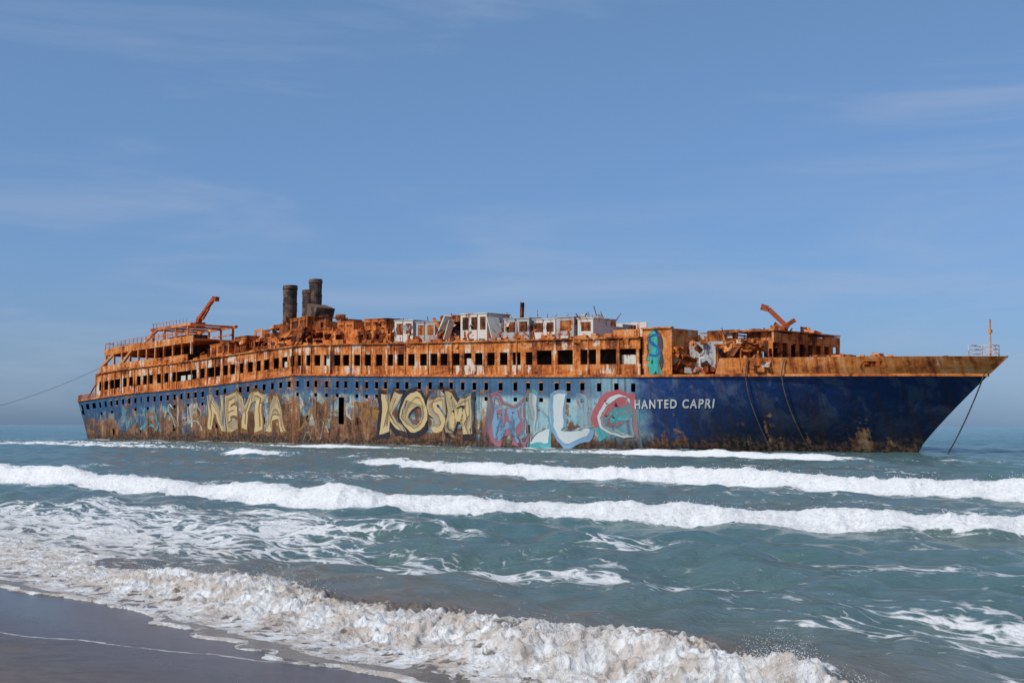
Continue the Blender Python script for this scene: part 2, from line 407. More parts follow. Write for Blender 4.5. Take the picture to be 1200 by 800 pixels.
# between the stern frame and the funnels
ruin(33,62,6.5,H,6.0,[rst,rst,drk],2.4,.2,1.2); ruin(34,62,2,H,6.6,[drk,rst],2.6,.2,1.); cross(62,-5,6.5,H,6.6,rst); cross(44,-5,6,H,6.6,rst)
rst.bx(38,61,-5,6.2,5.9,6.05)
ruin(43,60,5,6.05,7.9,[rst,drk,drk],2.,.15,.9); ruin(45,58,3,6.05,8.6,[drk,rst],2.,.1,.8); cross(60,-3,5,6.05,8,rst); cross(50,-3,5,6.,8.6,drk)
cabin(rst,35,40,3.6,7.3,H,6.2); cabin(drk,41,44,3,7.,H,6.8); cabin(rst,53,57,2,5.8,6.05,8.3)
debris(90,34,62,0,7,6.1,[rst,drk,drk],(.2,1.5)); debris(60,44,60,-2,4,8.,[drk,rst],(.2,1.6)); sticks(34,36,62,0,6,6.,2.,drk)
debris(60,34,62,6.6,9.6,4.0,[rst,drk],(.2,1.2)); torn(40,34,62,1,8,5.6,[rst,drk,drk],(.6,2.2)); torn(16,44,58,-1,4,8.,[drk,rst],(.6,2.))
for s in np.arange(36,112,5.2):
    rst.beam((s,9.2,H),(s,9.5,H+.8),.16); rst.beam((s,9.5,H+.8),(s,8.9,H+1.1),.14)
# rusty blocks forward of the funnels
ruin(62,76,6.8,H,6.0,[rst,rst,drk],2.,.08,.7); ruin(62,76,3,H,6.4,[rst,drk],2,.1,.8); cross(76,0,6.8,H,6.3,rst); rst.bx(63,75,0,6.5,5.8,5.95)
cabin(rst,64,67.5,2,6,5.96,7.1); cabin(rst,70,74.5,1,6.2,5.96,7.3)
debris(50,62,76,0,7,5.95,[rst,rst,drk],(.2,1.2)); sticks(16,62,76,0,6,6.,1.6,drk); torn(18,62,76,1,8,5.6,[rst,drk],(.6,1.8))
# pale deckhouse
cabin(wht,77,80.5,3,6.9,H,6.9); cabin(gry,81,84.5,2,6.8,H,6.6); cabin(wht,89.5,94,3.5,7.2,4.2,7.3); cabin(gry,97.2,101.2,4,7.6,H,6.5); cabin(wht,101.6,105,4,7.4,H,6.3); cabin(gry,105.4,108,4,7.7,H,6.4); cabin(wht,108.3,110.5,3.6,7.4,H,6.2)
ruin(80,97,5.6,H,6.4,[wht,gry,drk],2.6,.3,1.4)
ruin(76,110,2.5,H,7.0,[drk,gry,drk],2.6,.15,1.0); ruin(77,109,-4,H,6.6,[wht,drk],3,.2,1.)
for s in(80,86,92,98,104,110): cross(s,-4,5.5,H,6.4,random.choice([gry,drk]),1.)
drk.bx(77,97,-3,5.2,6.4,6.52)
drk.box(84.5,88.5,3,6.0,6.6,7.4)
debris(80,76,110,0,6.5,6.5,[wht,drk,rst,gry],(.15,.8)); debris(80,76,118,7.6,9.7,4.05,[wht,rst,drk,gry],(.15,.9)); sticks(30,78,110,0,7,6.4,1.5,drk)
torn(22,76,108,4,8,5.9,[wht,gry,drk,rst],(.4,1.3)); torn(14,80,112,7.5,9.6,4.3,[wht,rst,gry],(.4,1.2))
wht.box(86.4,86.6,6.8,7.9,3.9,7.5,Matrix.Rotation(.55,3,'Y')); rst.beam((84.5,7,7.0),(87.2,7.3,4.2),.3); wht.box(87.5,87.62,6.9,7.8,4.,6.8,Matrix.Rotation(.4,3,'Y'))
wht.box(95.4,95.5,6.3,8.2,4,6.9,Matrix.Rotation(-.35,3,'Y'))
drk.beam((95.5,3,6.5),(95.6,3,8.8),.35)
debris(30,110,118,0,9,4.1,[rst,drk],(.2,.9)); ruin(110,118.5,5,H,4.6,[rst,drk],2.2,.4,.5)
# forward deckhouse (collapsed bridge)
ruin(119.2,132,6,.1,3.4,[drk,rst,rst],1.9,.08,.8); ruin(120,131,5.2,.1,4.2,[drk,rst,wht],2.,.15,1.); drk.bx(120,131.6,-5.6,5.1,3.2,3.3)
ruin(124,132,5.5,3.3,4.6,[rst,drk],1.6,.2,.5)
cabin(rst,126.5,129.5,6.05,7.6,.1,3.0); cabin(gry,123,125.2,3,5.3,3.3,4.4)
for t in np.arange(-6,6,1.5):
    rst.box(131.95,132.1,t,t+.55,.1,4.0); drk.box(131.98,132.08,t+.55,t+1.5,.1,1.5); rst.box(131.9,132.12,t,t+1.48,3.2,4.3-random.random()*.4)
drk.box(131.2,131.35,-5.9,5.8,.1,3.2); rst.bx(127,132.2,-6,6,4.3,4.42)
drk.box(134,136,-3,2.4,.1,1.9); rst.box(133.9,136.2,-3.2,2.6,1.9,2.05)
debris(70,119,132,2,8,3.2,[drk,rst,rst,wht],(.2,1.)); debris(110,122,133,6.1,8.4,.4,[rst,drk,rst,gry],(.2,1.1)); sticks(26,120,132,1,6,3.4,1.6,drk); sticks(20,122,131,6.5,8.8,.1,1.8,drk)
debris(24,125,132,-5,5,4.45,[rst,drk],(.2,.9)); torn(34,121,132,3,8.2,2.4,[drk,rst,rst],(.5,1.6)); torn(24,122,133,6.4,8.6,1.,[drk,rst,rst,gry],(.5,1.4)); torn(8,125,132,-4,5,4.5,[rst,drk],(.4,1.1))
for (s,t) in((137.5,2.5),(137.5,-2.5)):
    drk.cyl((s,t),.9,.1,2.0,14); rst.cyl((s,t),1.15,1.75,1.95,14); drk.box(s-1.2,s+1.5,t-.5,t+.5,.1,1.6)
debris(50,134,141,-3,4,1.75,[drk,rst],(.2,1.)); 
for s in(141,144,147): drk.cyl((s,1.2),.22,.1,1.75,10)
rst.obj('rusty_cabin_ruins',M_rust); drk.obj('burnt_cabin_ruins',M_rustd); wht.obj('white_cabin_panels',M_white); gry.obj('grey_cabin_panels',M_grey)
cf=MB(); cf.beam((130,1,4.3),(130,1,5.1),.6); cf.beam((130.4,.8,4.9),(128.9,2.0,6.8),.42); cf.beam((128.9,2.0,6.8),(128.3,2.4,7.0),.55); cf.beam((130.2,1.2,5.0),(130.9,.4,5.7),.4); cf.obj('foredeck_crane',M_crane)
fn=MB()
def funnel(c,h0,h1,r):
    n=6
    for i in range(n):
        a=h0+(h1-h0)*i/n; b=h0+(h1-h0)*(i+1)/n
        fn.cyl(c,r*(1+.03*(i%2)),a,b,22,cap=False)
        if i%2: fn.cyl(c,r*1.07,b-.1,b+.05,22,cap=False)
    fn.cyl(c,r*1.12,h1-.4,h1+.1,22,r*1.05,cap=False); fn.cyl(c,r*.9,h1-1.5,h1-.9,22)
funnel((46.4,1.2),6.6,14.1,1.0); funnel((51.2,.2),8.0,14.5,.9); funnel((50.5,1.0),8.0,13.0,.8)
fn.cyl((51.0,.4),1.9,7.5,10.0,22,.95); fn.box(51.6,53.9,-1,2.2,8,10.6,Matrix.Rotation(.35,3,'Y')); fn.beam((51,1,10),(55,1,8.5),.5)
fn.obj('funnels',M_funnel)
bmst=MB(); bmst.beam((150.6,0,1.6),(150.6,0,4.9),.11); bmst.box(150.45,150.75,-.12,.12,3.7,4.0); bmst.obj('bow_mast',M_rust)
br=MB()
for h in(1.9,2.25,2.6): br.beam((149.2,1.3,h),(151.2,.35,h),.06); br.beam((149.2,-1.3,h),(151.2,-.35,h),.06); br.beam((151.2,.35,h),(151.2,-.35,h),.06); br.beam((149.2,1.3,h),(149.2,-1.3,h),.06)
for (s,t) in((149.2,1.3),(150.2,.85),(151.2,.35),(149.2,-1.3),(150.2,-.85),(151.2,-.35)): br.beam((s,t,1.6),(s,t,2.62),.07)
br.obj('bow_rail',M_railw)

# ---- ropes
def rope(name,pts,r,mat):
    cu=bpy.data.curves.new(name,'CURVE'); cu.dimensions='3D'; cu.bevel_depth=r; cu.bevel_resolution=2
    sp=cu.splines.new('POLY'); sp.points.add(len(pts)-1)
    for p,q in zip(sp.points,pts): p.co=(*q,1)
    cu.materials.append(mat); o=bpy.data.objects.new(name,cu); scene.collection.objects.link(o); o.parent=ship
def sag(a,b,k,n=24):
    a=Vector(a);b=Vector(b); return [tuple(a.lerp(b,i/n)-Vector((0,0,k*4*(i/n)*(1-i/n)))) for i in range(n+1)]
rope('anchor_chain',sag(W(150.5,.9,0.3),W(147.6,3.0,-7.4),.5),.06,M_rope)
def drape(name,s0,s1,b):
    pts=[]
    for i in range(24):
        f=i/23; ss=s0+(s1-s0)*f**1.5; p=hullpt(ss,1.6-8.6*f); pts.append(W(p[0],p[1]+.22+b*math.sin(math.pi*f),p[2]))
    rope(name,pts,.05,M_chain)
drape('hanging_rope',131.0,136.0,.15); drape('hanging_rope_2',134.5,140.5,.15)
rope('stern_mooring_cable',sag(W(6,9.6,5.),(-110,235,3.2),1.8),.028,M_rope)

# ---- graffiti and name, laid on the plating
def text(body,name,s0,s1,z0,z1,mat,off,proud,spacing=1.,warp=.0):
    cu=bpy.data.curves.new(name,'FONT'); cu.body=body; cu.size=1; cu.offset=off; cu.space_character=spacing; cu.resolution_u=4
    o=bpy.data.objects.new(name,cu); scene.collection.objects.link(o)
    me=bpy.data.meshes.new_from_object(o.evaluated_get(bpy.context.evaluated_depsgraph_get())) 
    bpy.data.objects.remove(o)
    import bmesh
    bm=bmesh.new(); bm.from_mesh(me); bmesh.ops.triangulate(bm,faces=bm.faces)
    for _ in range(3):
        long=[e for e in bm.edges if e.calc_length()>.09]
        if long: bmesh.ops.subdivide_edges(bm,edges=long,cuts=1); bmesh.ops.triangulate(bm,faces=bm.faces)
    xs=[v.co.x for v in bm.verts]; ys=[v.co.y for v in bm.verts]; x0,x1,y0,y1=min(xs),max(xs),min(ys),max(ys)
    uvl=bm.loops.layers.uv.new('UVMap'); mp={}
    for v in bm.verts:
        s=s0+(v.co.x-x0)/(x1-x0)*(s1-s0); z=z0+(v.co.y-y0)/(y1-y0)*(z1-z0)
        if warp:
            a=mnoise.noise(Vector((s*.42,z*.35,1))); b=mnoise.noise(Vector((s*.42,z*.35,9))); c=mnoise.noise(Vector((s*1.3,z*1.3,4)))
            s+=warp*(a*1.3+.3*c); z+=warp*(b*1.5+.35*c)
        h=z-zd(s)
        p=hullpt(s,h); mp[v]=(p[0],h); v.co=Vector(W(p[0],p[1]+proud,p[2]))
    for f in bm.faces:
        for l in f.loops: l[uvl].uv=mp[l.vert]
    m2=bpy.data.meshes.new(name); bm.to_mesh(m2); bm.free(); m2.materials.append(mat)
    o=bpy.data.objects.new(name,m2); scene.collection.objects.link(o); o.parent=ship
bpy.context.view_layer.update()
WR=.53
cream=mat_paint('cream_graffiti',(0.58,0.42,0.20),WR,(0.52,0.44,0.32)); blk=mat_paint('black_outline',(0.03,0.025,0.03),WR)
ochre=mat_paint('ochre_outline',(0.24,0.11,0.035),WR-.02)
teal=mat_paint('teal_graffiti',(0.08,0.34,0.36),WR-.02,(0.22,0.40,0.42)); pink=mat_paint('pink_graffiti',(0.40,0.10,0.11),WR-.01,(0.42,0.25,0.26)); pale=mat_paint('pale_graffiti',(0.54,0.58,0.56),WR-.01,(0.32,0.45,0.48)); lil=mat_paint('lilac_graffiti',(0.33,0.12,0.14),WR-.015,(0.24,0.19,0.28)); blu=mat_paint('sky_blue_graffiti',(0.18,0.32,0.46),WR-.02,(0.33,0.33,0.38))
palew=mat_paint('pale_worn',(0.5,0.5,0.42),.50); tealw=mat_paint('teal_worn',(0.10,0.28,0.33),.50); ochw=mat_paint('ochre_worn',(0.30,0.15,0.05),.505)
text('NEYTA','graffiti_neyta_shadow',38.8,58.8,1.2,7.0,ochre,.095,.03,1.0,.45)
text('NEYTA','graffiti_neyta',39.2,58.3,1.7,6.6,cream,.065,.05,1.05,.45)
text('NEYTA','graffiti_neyta_core',39.8,57.7,2.3,6.1,ochw,-.028,.07,1.2,.45)
text('KOSM','graffiti_kosm_shadow',77.8,95.2,.8,6.8,blk,.12,.03,1.02,.45)
text('KOSM','graffiti_kosm',78.4,94.5,1.4,6.3,cream,.075,.05,1.1,.45)
text('KOSM','graffiti_kosm_core',79.3,93.7,2.1,5.8,ochw,-.028,.07,1.26,.45)
text('M','graffiti_m',96.6,103.6,.0,6.0,lil,.12,.03,1,.6); text('M','graffiti_m_face',97.3,102.9,.6,5.4,blu,.04,.05,1,.6)
text('L','graffiti_l',103.2,106.9,.0,6.0,teal,.12,.04,1,.5); text('L','graffiti_l_face',103.7,106.5,.5,5.6,pale,.07,.06,1,.5)
text('U','graffiti_u',106.7,112.6,.0,6.0,blu,.12,.045,1,.5); text('U','graffiti_u_face',107.3,112.0,.5,5.6,pale,.07,.065,1,.5)
text('G','graffiti_g_shadow',112.8,119.0,-.8,4.6,teal,.10,.03,1,.5); text('G','graffiti_g',112.5,118.7,.4,6.1,pink,.10,.05,1,.5); text('G','graffiti_g_face',113.2,118.1,.9,5.6,pale,-.01,.07,1,.5)
text('HANTED CAPRI','ship_name',118.4,128.4,4.12,5.02,mat_paint('name_white',(0.66,0.66,0.63),.62),.025,.06,1.25)
text('G','tag_swirl',70.8,73.2,3.4,5.2,palew,.05,.03,1,.6); text('REE','tag_scrawl',73.2,78,1.6,5.4,ochw,.03,.03,1,.7)
text('ZASE','tag_scrawl_2',60.8,69,2.2,5.2,ochw,.0,.03,1,.9); text('AMOR','tag_scrawl_3',62,68.6,.9,3.0,palew,-.02,.045,1,.9); text('SUR','tag_scrawl_4',28,37.5,1.4,5.4,palew,.0,.03,1,.9); text('WOLK','tag_scrawl_5',14,27,1.6,5.,tealw,.01,.03,1,.9)
def flat_text(body,name,s0,s1,h0,h1,t,mat,off):
    cu=bpy.data.curves.new(name,'FONT'); cu.body=body; cu.offset=off; cu.resolution_u=4
    o=bpy.data.objects.new(name,cu); scene.collection.objects.link(o)
    me=bpy.data.meshes.new_from_object(o.evaluated_get(bpy.context.evaluated_depsgraph_get())); bpy.data.objects.remove(o)
    xs=[v.co.x for v in me.vertices]; ys=[v.co.y for v in me.vertices]; x0,x1,y0,y1=min(xs),max(xs),min(ys),max(ys)
    U=me.uv_layers[0] if me.uv_layers else me.uv_layers.new(name='UVMap'); U.name='UVMap'
    co=[(s0+(v.co.x-x0)/(x1-x0)*(s1-s0),h0+(v.co.y-y0)/(y1-y0)*(h1-h0)) for v in me.vertices]
    for l in me.loops: U.data[l.index].uv=co[l.vertex_index]
    for v,(a,b) in zip(me.vertices,co): v.co=Vector(W(a,t,b))
    me.materials.clear(); me.materials.append(mat); o=bpy.data.objects.new(name,me); scene.collection.objects.link(o); o.parent=ship
teal2=mat_paint('bright_teal',(0.03,0.34,0.32),.54,(0.06,0.42,0.30)); 
flat_text('8','tag_figure_base',119.4,121.6,.0,4.6,9.48,mat_paint('tag_dark',(0.02,0.06,0.09),.53),.09); flat_text('&','tag_figure',119.5,121.5,.1,4.5,9.5,teal2,.05); flat_text('S','tag_figure_curl',119.7,121.3,1.9,4.2,9.52,mat_paint('blue_tag',(0.03,0.12,0.4),.53),-.01)
flat_text('BESK','tag_white',123.,127.2,1.,2.6,7.09,mat_paint('tag_whites',(0.6,0.6,0.6),.52),.0)

# ------------------------------------------------------------ sea
NX,NY=.74,.67
def Q(x,y): return (x+1)*NX+(y-12.7)*NY
def Pp(x,y): return (x+1)*NY-(y-12.7)*NX
TAB=rng.random((256,256)).astype(np.float32)
def vn(x,y):
    xi=np.floor(x).astype(np.int64); yi=np.floor(y).astype(np.int64); fx=(x-xi);fy=(y-yi)
    fx=fx*fx*fx*(fx*(fx*6-15)+10); fy=fy*fy*fy*(fy*(fy*6-15)+10)
    a=TAB[xi&255,yi&255];b=TAB[(xi+1)&255,yi&255];c=TAB[xi&255,(yi+1)&255];d=TAB[(xi+1)&255,(yi+1)&255]
    return (a*(1-fx)+b*fx)*(1-fy)+(c*(1-fx)+d*fx)*fy
def fbm(x,y,o=4,g=.5):
    v=0;a=1;tot=0
    for i in range(o):
        v=v+a*vn(x,y); tot+=a; a*=g; x,y=(x*1.6-y*1.2)+17.3,(x*1.2+y*1.6)+5.7
    return v/tot
def billow(x,y,o=4,g=.55):
    v=0;a=1;tot=0
    for i in range(o):
        v=v+a*(1-np.abs(2*vn(x,y)-1)); tot+=a; a*=g; x,y=(x*1.6-y*1.2)+7.3,(x*1.2+y*1.6)+3.7
    return v/tot
def ss(a,b,x):
    t=np.clip((x-a)/(b-a),0,1); return t*t*(3-2*t)
def sandz(q): return np.where(q<0,-.095*q,np.maximum(-.09*q,-3.5-0*q))
def sandfull(x,y):
    q=Q(x,y); z=sandz(q); return np.where(q<-22,2.1+.02*(-q-22),z)

ds=np.concatenate([np.linspace(1.5,9,30)[:-1],np.geomspace(9,26,440)[:-1],np.geomspace(26,500,640),np.geomspace(510,30000,45)])
tn=np.concatenate([-np.geomspace(8,.56,30),np.linspace(-.54,.54,840),np.geomspace(.56,8,30)])
D,T=np.meshgrid(ds,tn,indexing='ij'); X=D*T; Y=D
q=Q(X,Y); p=Pp(X,Y)
z=np.zeros_like(X)
wr=np.random.default_rng(3)
for i in range(52):
    lam=wr.uniform(.4,4) if i>8 else wr.uniform(5,13)
    th=math.atan2(-NY,-NX)+wr.normal(0,.6); kx=2*math.pi/lam*math.cos(th); ky=2*math.pi/lam*math.sin(th)
    ph=wr.uniform(0,6.28)+ 1.2*(vn(X*.09+i*3,Y*.09)*6)
    amp=(.0075*lam**.62) if i>8 else .0048*lam**.62
    damp=1/(1+(D/(lam*60))**4)
    sn=np.sin(kx*X+ky*Y+ph); z+=amp*damp*(sn+.25*np.cos(2*(kx*X+ky*Y+ph)))
z*=ss(0,8,q)*.65+.35*ss(0,3,q)
z*=.55+.8*fbm(X*.12+40,Y*.12,3)
foam=np.zeros_like(X)
wob=(fbm(p*.09+3,q*0+2,3)-.5)*2
wob2=(fbm(p*.6+9,q*.1+2,3)-.5)
def breaker(pp,qq,hh,ff,crest,back,seed,lamp=.1,trail=.42,front=.36,lump_s=1.8):
    global z,foam
    wb=(fbm(p*.11+seed*13,q*0+2+seed,4)-.5)*2
    qf=np.interp(p,pp,qq)+wb*.8*(1 if seed else .6)+wob2*.8
    H=np.interp(p,pp,hh); F=np.interp(p,pp,ff)
    wv=fbm(p*.16+seed*7,p*0+seed,4)
    H=H*(.8+.4*wv)
    wid=.65+.8*fbm(p*.22+seed*3,p*0+4,3)
    d=q-qf
    prof=np.where(d<crest,ss(0,crest,d),np.exp(-np.clip((d-crest)/back,0,30)**1.4))
    z+=H*prof
    m=F*(ss(-.6*wid,.15,d+wob2*.6)*(1-ss(crest*1.0,crest*(1+.8*wid),d+wob2*.8)))
    b=billow(X*lump_s+seed,Y*lump_s,4); b_=fbm(X*6,Y*6,2)
    z+=m*(lamp*(b-.45)*1.5+.05*(b_-.5))
    n=fbm(X*.35+seed,Y*.35+4,3)
    tr=F*trail*np.exp(-np.clip(d-crest,0,99)/4.)*(d>crest)+F*front*np.exp(-np.clip(-d,0,99)/2.2)*(d<=0)
    foam=np.maximum(foam,np.maximum(m*(1.2-.35*(1-ss(.3,.5,b))),tr*(.5+1.*n)))
breaker([-120,-80,-46,-21,-3.5,12],[17,14,13.2,14,19.8,24],[.45,.55,.50,.38,.36,.3],[.6,1,1,1,1,1],1.3,3.2,1,.11,.34,.30)
breaker([-75,-60,-55,-33,-10,20],[41,40,39,33.3,33.4,36],[.0,.2,.3,.54,.54,.45],[0,0,.7,1,1,1],1.6,4,2,.13,.34,.30)
breaker([-170,-125,-118,-100,-90,-70,-62,-44,-38,0],[52,56,64,68,70,73,72,70,68,66],[.2,.25,.2,.3,.1,.2,.35,.35,.1,.1],[.2,.5,.1,1,.2,.5,1,1,.2,0],1.6,5,3,.08)
breaker([-90,-82,-80,-76,-70,0],[44]*6,[.1,.3,.45,.3,.1,.1],[0,.3,1,.6,0,0],1.2,5,4,.08)
breaker([-220,-170,-130,-100,-90,0],[40,45,52,56,58,60],[.15,.25,.25,.2,.1,.1],[.3,.6,.6,.3,0,0],1.2,5,5,.07)
for q0,h,w in((8.5,.14,1.3),(11.,.09,1.2),(23,.12,2.2),(28,.10,2),(46,.2,3),(60,.2,3.5),(112,.25,6),(150,.3,8)):
    d=q-q0-wob*2-wob2; z+=h*np.exp(-(d/w)**2)*(.4+fbm(p*.1+q0,q*0,2))
n1=fbm(p*.13+5,q*.30,4); n2=fbm(p*.45+1,q*.9+8,4)
inner=ss(1.5,3.5,q)*(1-ss(11,14,q))
foam=np.maximum(foam,inner*(.17+.50*ss(.40,.62,n1))*(.42+.80*n2))
left=ss(-7,-16,p)
foam=np.maximum(foam,left*ss(1,3,q)*(1-ss(5.5,9,q))*(.50+.5*n2))
mid=ss(14,17,q)*(1-ss(30,40,q)); foam=np.maximum(foam,mid*(.08+.34*ss(.44,.64,n1))*(.4+.85*n2))
outer=ss(35,40,q)*(1-ss(80,95,q)); foam=np.maximum(foam,outer*(.40*ss(.5,.7,n1))*(.4+.9*n2))
sx=(X-19.87)*.7071-(Y-135.07)*.7071+119; tx=-(X-19.87)*.7071-(Y-135.07)*.7071
hm=ss(-4,0,sx)*(1-ss(138,146,sx))*np.exp(-np.abs(tx-10.2)/1.1)
foam=np.maximum(foam,hm*(.4+.8*n2))
# shore break : low, tumbling
pb=fbm(p*.33+2,p*0+9,3)
hs=(.12+.20*ss(.35,.7,pb))*(.3+.7*ss(-13,-5,p))
qc=2.0+wob2*1.4
d=q-qc
prof=np.where(d<0,np.exp(-(d/.7)**2),np.exp(-np.clip(d/.9,0,20)**1.6))
z+=hs*prof
sb=ss(-.1,.25,q+wob2*.8)*(1-ss(2.3,3.0,q+wob2*1.6+(n2-.5)*2.0))
b1=billow(X*2.2,Y*2.2,3); b2=billow(X*6.+3,Y*6.,4); b3=fbm(X*17.,Y*17.,3)
lum=sb*ss(.3,1.5,q)
z+=lum*((b1-.5)*.16+(b2-.5)*.14+(b3-.5)*.08)*(.4+.6*ss(-14,-6,p))
face=np.exp(-((q-2.6)/.5)**2)*ss(-6.4,-5.4,p)*(1-ss(-2.6,-1.5,p))*1.0+np.exp(-((q-2.7)/.35)**2)*ss(.2,.8,p)*(1-ss(1.6,2.3,p))*.7
sbf=sb*(1.05-.6*(1-ss(.38,.62,b2))*(1-.5*lum))*(1-.4*(1-ss(.35,.55,n2))*(1-lum))
foam=np.maximum(foam,sbf)-face*.85
foam=np.maximum(foam,.0)
sed=np.clip((1-ss(.8,7.5,q))*1.0+face,0,1)
lob=(fbm(p*.55+4,p*0+3,4)-.5)*2.0
e=q+.25+lob
zs_=sandz(q)
z=np.maximum(z,zs_+.025*ss(0,.12,e)+.006)
z=np.where(e<0,zs_-.2*ss(0,.15,-e)-.002,z)
foam=np.where((e>0)&(e<.18),np.maximum(foam,.9-.45*n2),foam)
z-=(D*D)/(2*6371000.)
co=np.stack([X,Y,z],-1).reshape(-1,3).astype(np.float32)
R,C=X.shape
idx=np.arange(R*C).reshape(R,C)
keep=(q>-4)
F=np.stack([idx[:-1,:-1],idx[:-1,1:],idx[1:,1:],idx[1:,:-1]],-1)
km=(keep[:-1,:-1]|keep[1:,1:]|keep[:-1,1:]|keep[1:,:-1]); F=F[km]
def fastmesh(name,co,F,attrs={}):
    me=bpy.data.meshes.new(name); me.vertices.add(len(co)); me.vertices.foreach_set('co',co.ravel())
    k=F.shape[1]; me.loops.add(F.size); me.loops.foreach_set('vertex_index',F.ravel().astype(np.int32))
    me.polygons.add(len(F)); me.polygons.foreach_set('loop_start',(np.arange(len(F))*k).astype(np.int32))
    try: me.polygons.foreach_set('loop_total',np.full(len(F),k,dtype=np.int32))
    except Exception: pass
    me.polygons.foreach_set('use_smooth',np.ones(len(F),dtype=bool))
    for a,v in attrs.items():
        at=me.attributes.new(a,'FLOAT','POINT'); at.data.foreach_set('value',v.ravel().astype(np.float32))
    me.update(calc_edges=True); me.validate()
    o=bpy.data.objects.new(name,me); scene.collection.objects.link(o); return o
sea=fastmesh('sea',co,F,{'foam':foam,'sed':sed})

k=NT('sea_water'); g=k.node('ShaderNodeNewGeometry').outputs['Position']
at=k.node('ShaderNodeAttribute',attribute_name='foam').outputs['Fac']; sd=k.node('ShaderNodeAttribute',attribute_name='sed').outputs['Fac']
flat=k.mapping(g,(1,1,0))
wn=k.node('ShaderNodeTexNoise'); k.link(flat,wn.inputs['Vector']); wn.inputs['Scale'].default_value=.9; wn.inputs['Detail'].default_value=3
va=k.node('ShaderNodeVectorMath',operation='MULTIPLY_ADD'); k.link(wn.outputs['Color'],va.inputs[0]); va.inputs[1].default_value=(1.1,1.1,0); k.link(flat,va.inputs[2])
rot=k.node('ShaderNodeMapping'); k.link(va.outputs[0],rot.inputs[0]); rot.inputs['Rotation'].default_value=(0,0,math.radians(-42)); rot.inputs['Scale'].default_value=(1,1,1)
st1=k.mapping(rot.outputs[0],(1.9,.7,1))
vo=k.node('ShaderNodeTexVoronoi',feature='DISTANCE_TO_EDGE'); k.link(st1,vo.inputs['Vector']); vo.inputs['Scale'].default_value=1.1
vo2=k.node('ShaderNodeTexVoronoi',feature='DISTANCE_TO_EDGE'); k.link(st1,vo2.inputs['Vector']); vo2.inputs['Scale'].default_value=3.3
lace=k.math('ADD',k.math('MULTIPLY',k.mapr(vo.outputs['Distance'],0,.22,1,0),.6),k.math('MULTIPLY',k.mapr(vo2.outputs['Distance'],0,.25,1,0),.4))
fn_=k.noise(flat,2.2,8,.7); fn2=k.noise(flat,9,5,.7)
val=k.math('ADD',at,k.math('ADD',k.math('MULTIPLY',k.math('SUBTRACT',fn_,.5),.9),k.math('MULTIPLY',k.math('SUBTRACT',lace,.42),.5)))
ff=k.mapr(val,.44,.74)
ff=k.math('MULTIPLY',ff,k.mapr(fn2,.2,.5,.72,1.))
posx,posy,posz=k.sep(g)
far_=k.mapr(posy,20,220)
wc=k.mix(far_,(0.105,0.152,0.142),(0.028,0.115,0.125))
lg=k.noise(k.mapping(g,(.05,.05,0)),1,4,.5)
wc=k.mix(k.math('MULTIPLY',k.mapr(lg,.4,.62),k.mapr(far_,0,1,1,.3,False)),wc,(0.070,0.142,0.138))
wc=k.mix(k.math('MULTIPLY',sd,.85),wc,(0.180,0.138,0.108))
fcol=k.mix(k.math('MULTIPLY',sd,k.mapr(fn_,.62,.40)),(0.76,0.77,0.77),(0.50,0.43,0.37))
fcol=k.mix(k.mapr(fn2,.50,.34,0,.45),fcol,(0.45,0.47,0.47))
col=k.mix(ff,wc,fcol)
rp=k.noise(k.mapping(rot.outputs[0],(1.5,.7,1)),1.8,8,.7); rp2=k.noise(k.mapping(rot.outputs[0],(1.4,.8,1)),7,5,.65)
hgt=k.math('ADD',k.math('ADD',rp,k.math('MULTIPLY',rp2,.32)),k.math('MULTIPLY',k.math('MULTIPLY',ff,fn2),.3))
b=k.node('ShaderNodeBump'); b.inputs['Strength'].default_value=.9; b.inputs['Distance'].default_value=.16; k.link(hgt,b.inputs['Height'])
k.fin(col,k.mapr(ff,0,1,.14,.85,False),b.outputs[0],.5); k.put(k.bsdf,'IOR',1.333)
sea.data.materials.append(k.m)

# ---- beach and seabed: one sheet to the horizon
sa=np.concatenate([-np.geomspace(30000,40,40),np.linspace(-38,38,260),np.geomspace(40,30000,40)])
SX,SY=np.meshgrid(sa,sa,indexing='ij'); sz=sandfull(SX,SY)+(fbm(SX*.35,SY*.35,4)-.5)*.02*(1-ss(60,100,np.hypot(SX,SY)))
sz=np.where(Q(SX,SY)>45,np.minimum(sz,-3.5),sz)-np.clip(Q(SX,SY)-60,0,3000)*.01-(SX**2+SY**2)/(2*6371000.)*1.0
sco=np.stack([SX,SY,sz],-1).reshape(-1,3).astype(np.float32); n=len(sa); idx=np.arange(n*n).reshape(n,n)
SF=np.stack([idx[:-1,:-1],idx[1:,:-1],idx[1:,1:],idx[:-1,1:]],-1).reshape(-1,4)
beach=fastmesh('beach_sand',sco,SF)
k=NT('wet_dark_sand'); g=k.node('ShaderNodeNewGeometry').outputs['Position']; x,y,zz=k.sep(g)
qq=k.math('ADD',k.math('MULTIPLY',k.math('ADD',x,1),NX),k.math('MULTIPLY',k.math('SUBTRACT',y,12.7),NY))
pq=k.math('SUBTRACT',k.math('MULTIPLY',k.math('ADD',x,1),NY),k.math('MULTIPLY',k.math('SUBTRACT',y,12.7),NX))
n1_=k.noise(g,.7,5,.6); n2_=k.noise(g,60,3,.7); n3_=k.noise(g,4,6,.65)
dr=k.node('ShaderNodeCombineXYZ'); k.link(k.math('MULTIPLY',pq,2.6),dr.inputs[0]); k.link(k.math('MULTIPLY',qq,.5),dr.inputs[1]); drn=k.noise(dr.outputs[0],1,5,.6,.8)
wet=k.mapr(k.math('ADD',qq,k.math('ADD',k.math('MULTIPLY',n1_,2.4),k.math('MULTIPLY',drn,1.0))),-3.,.9)
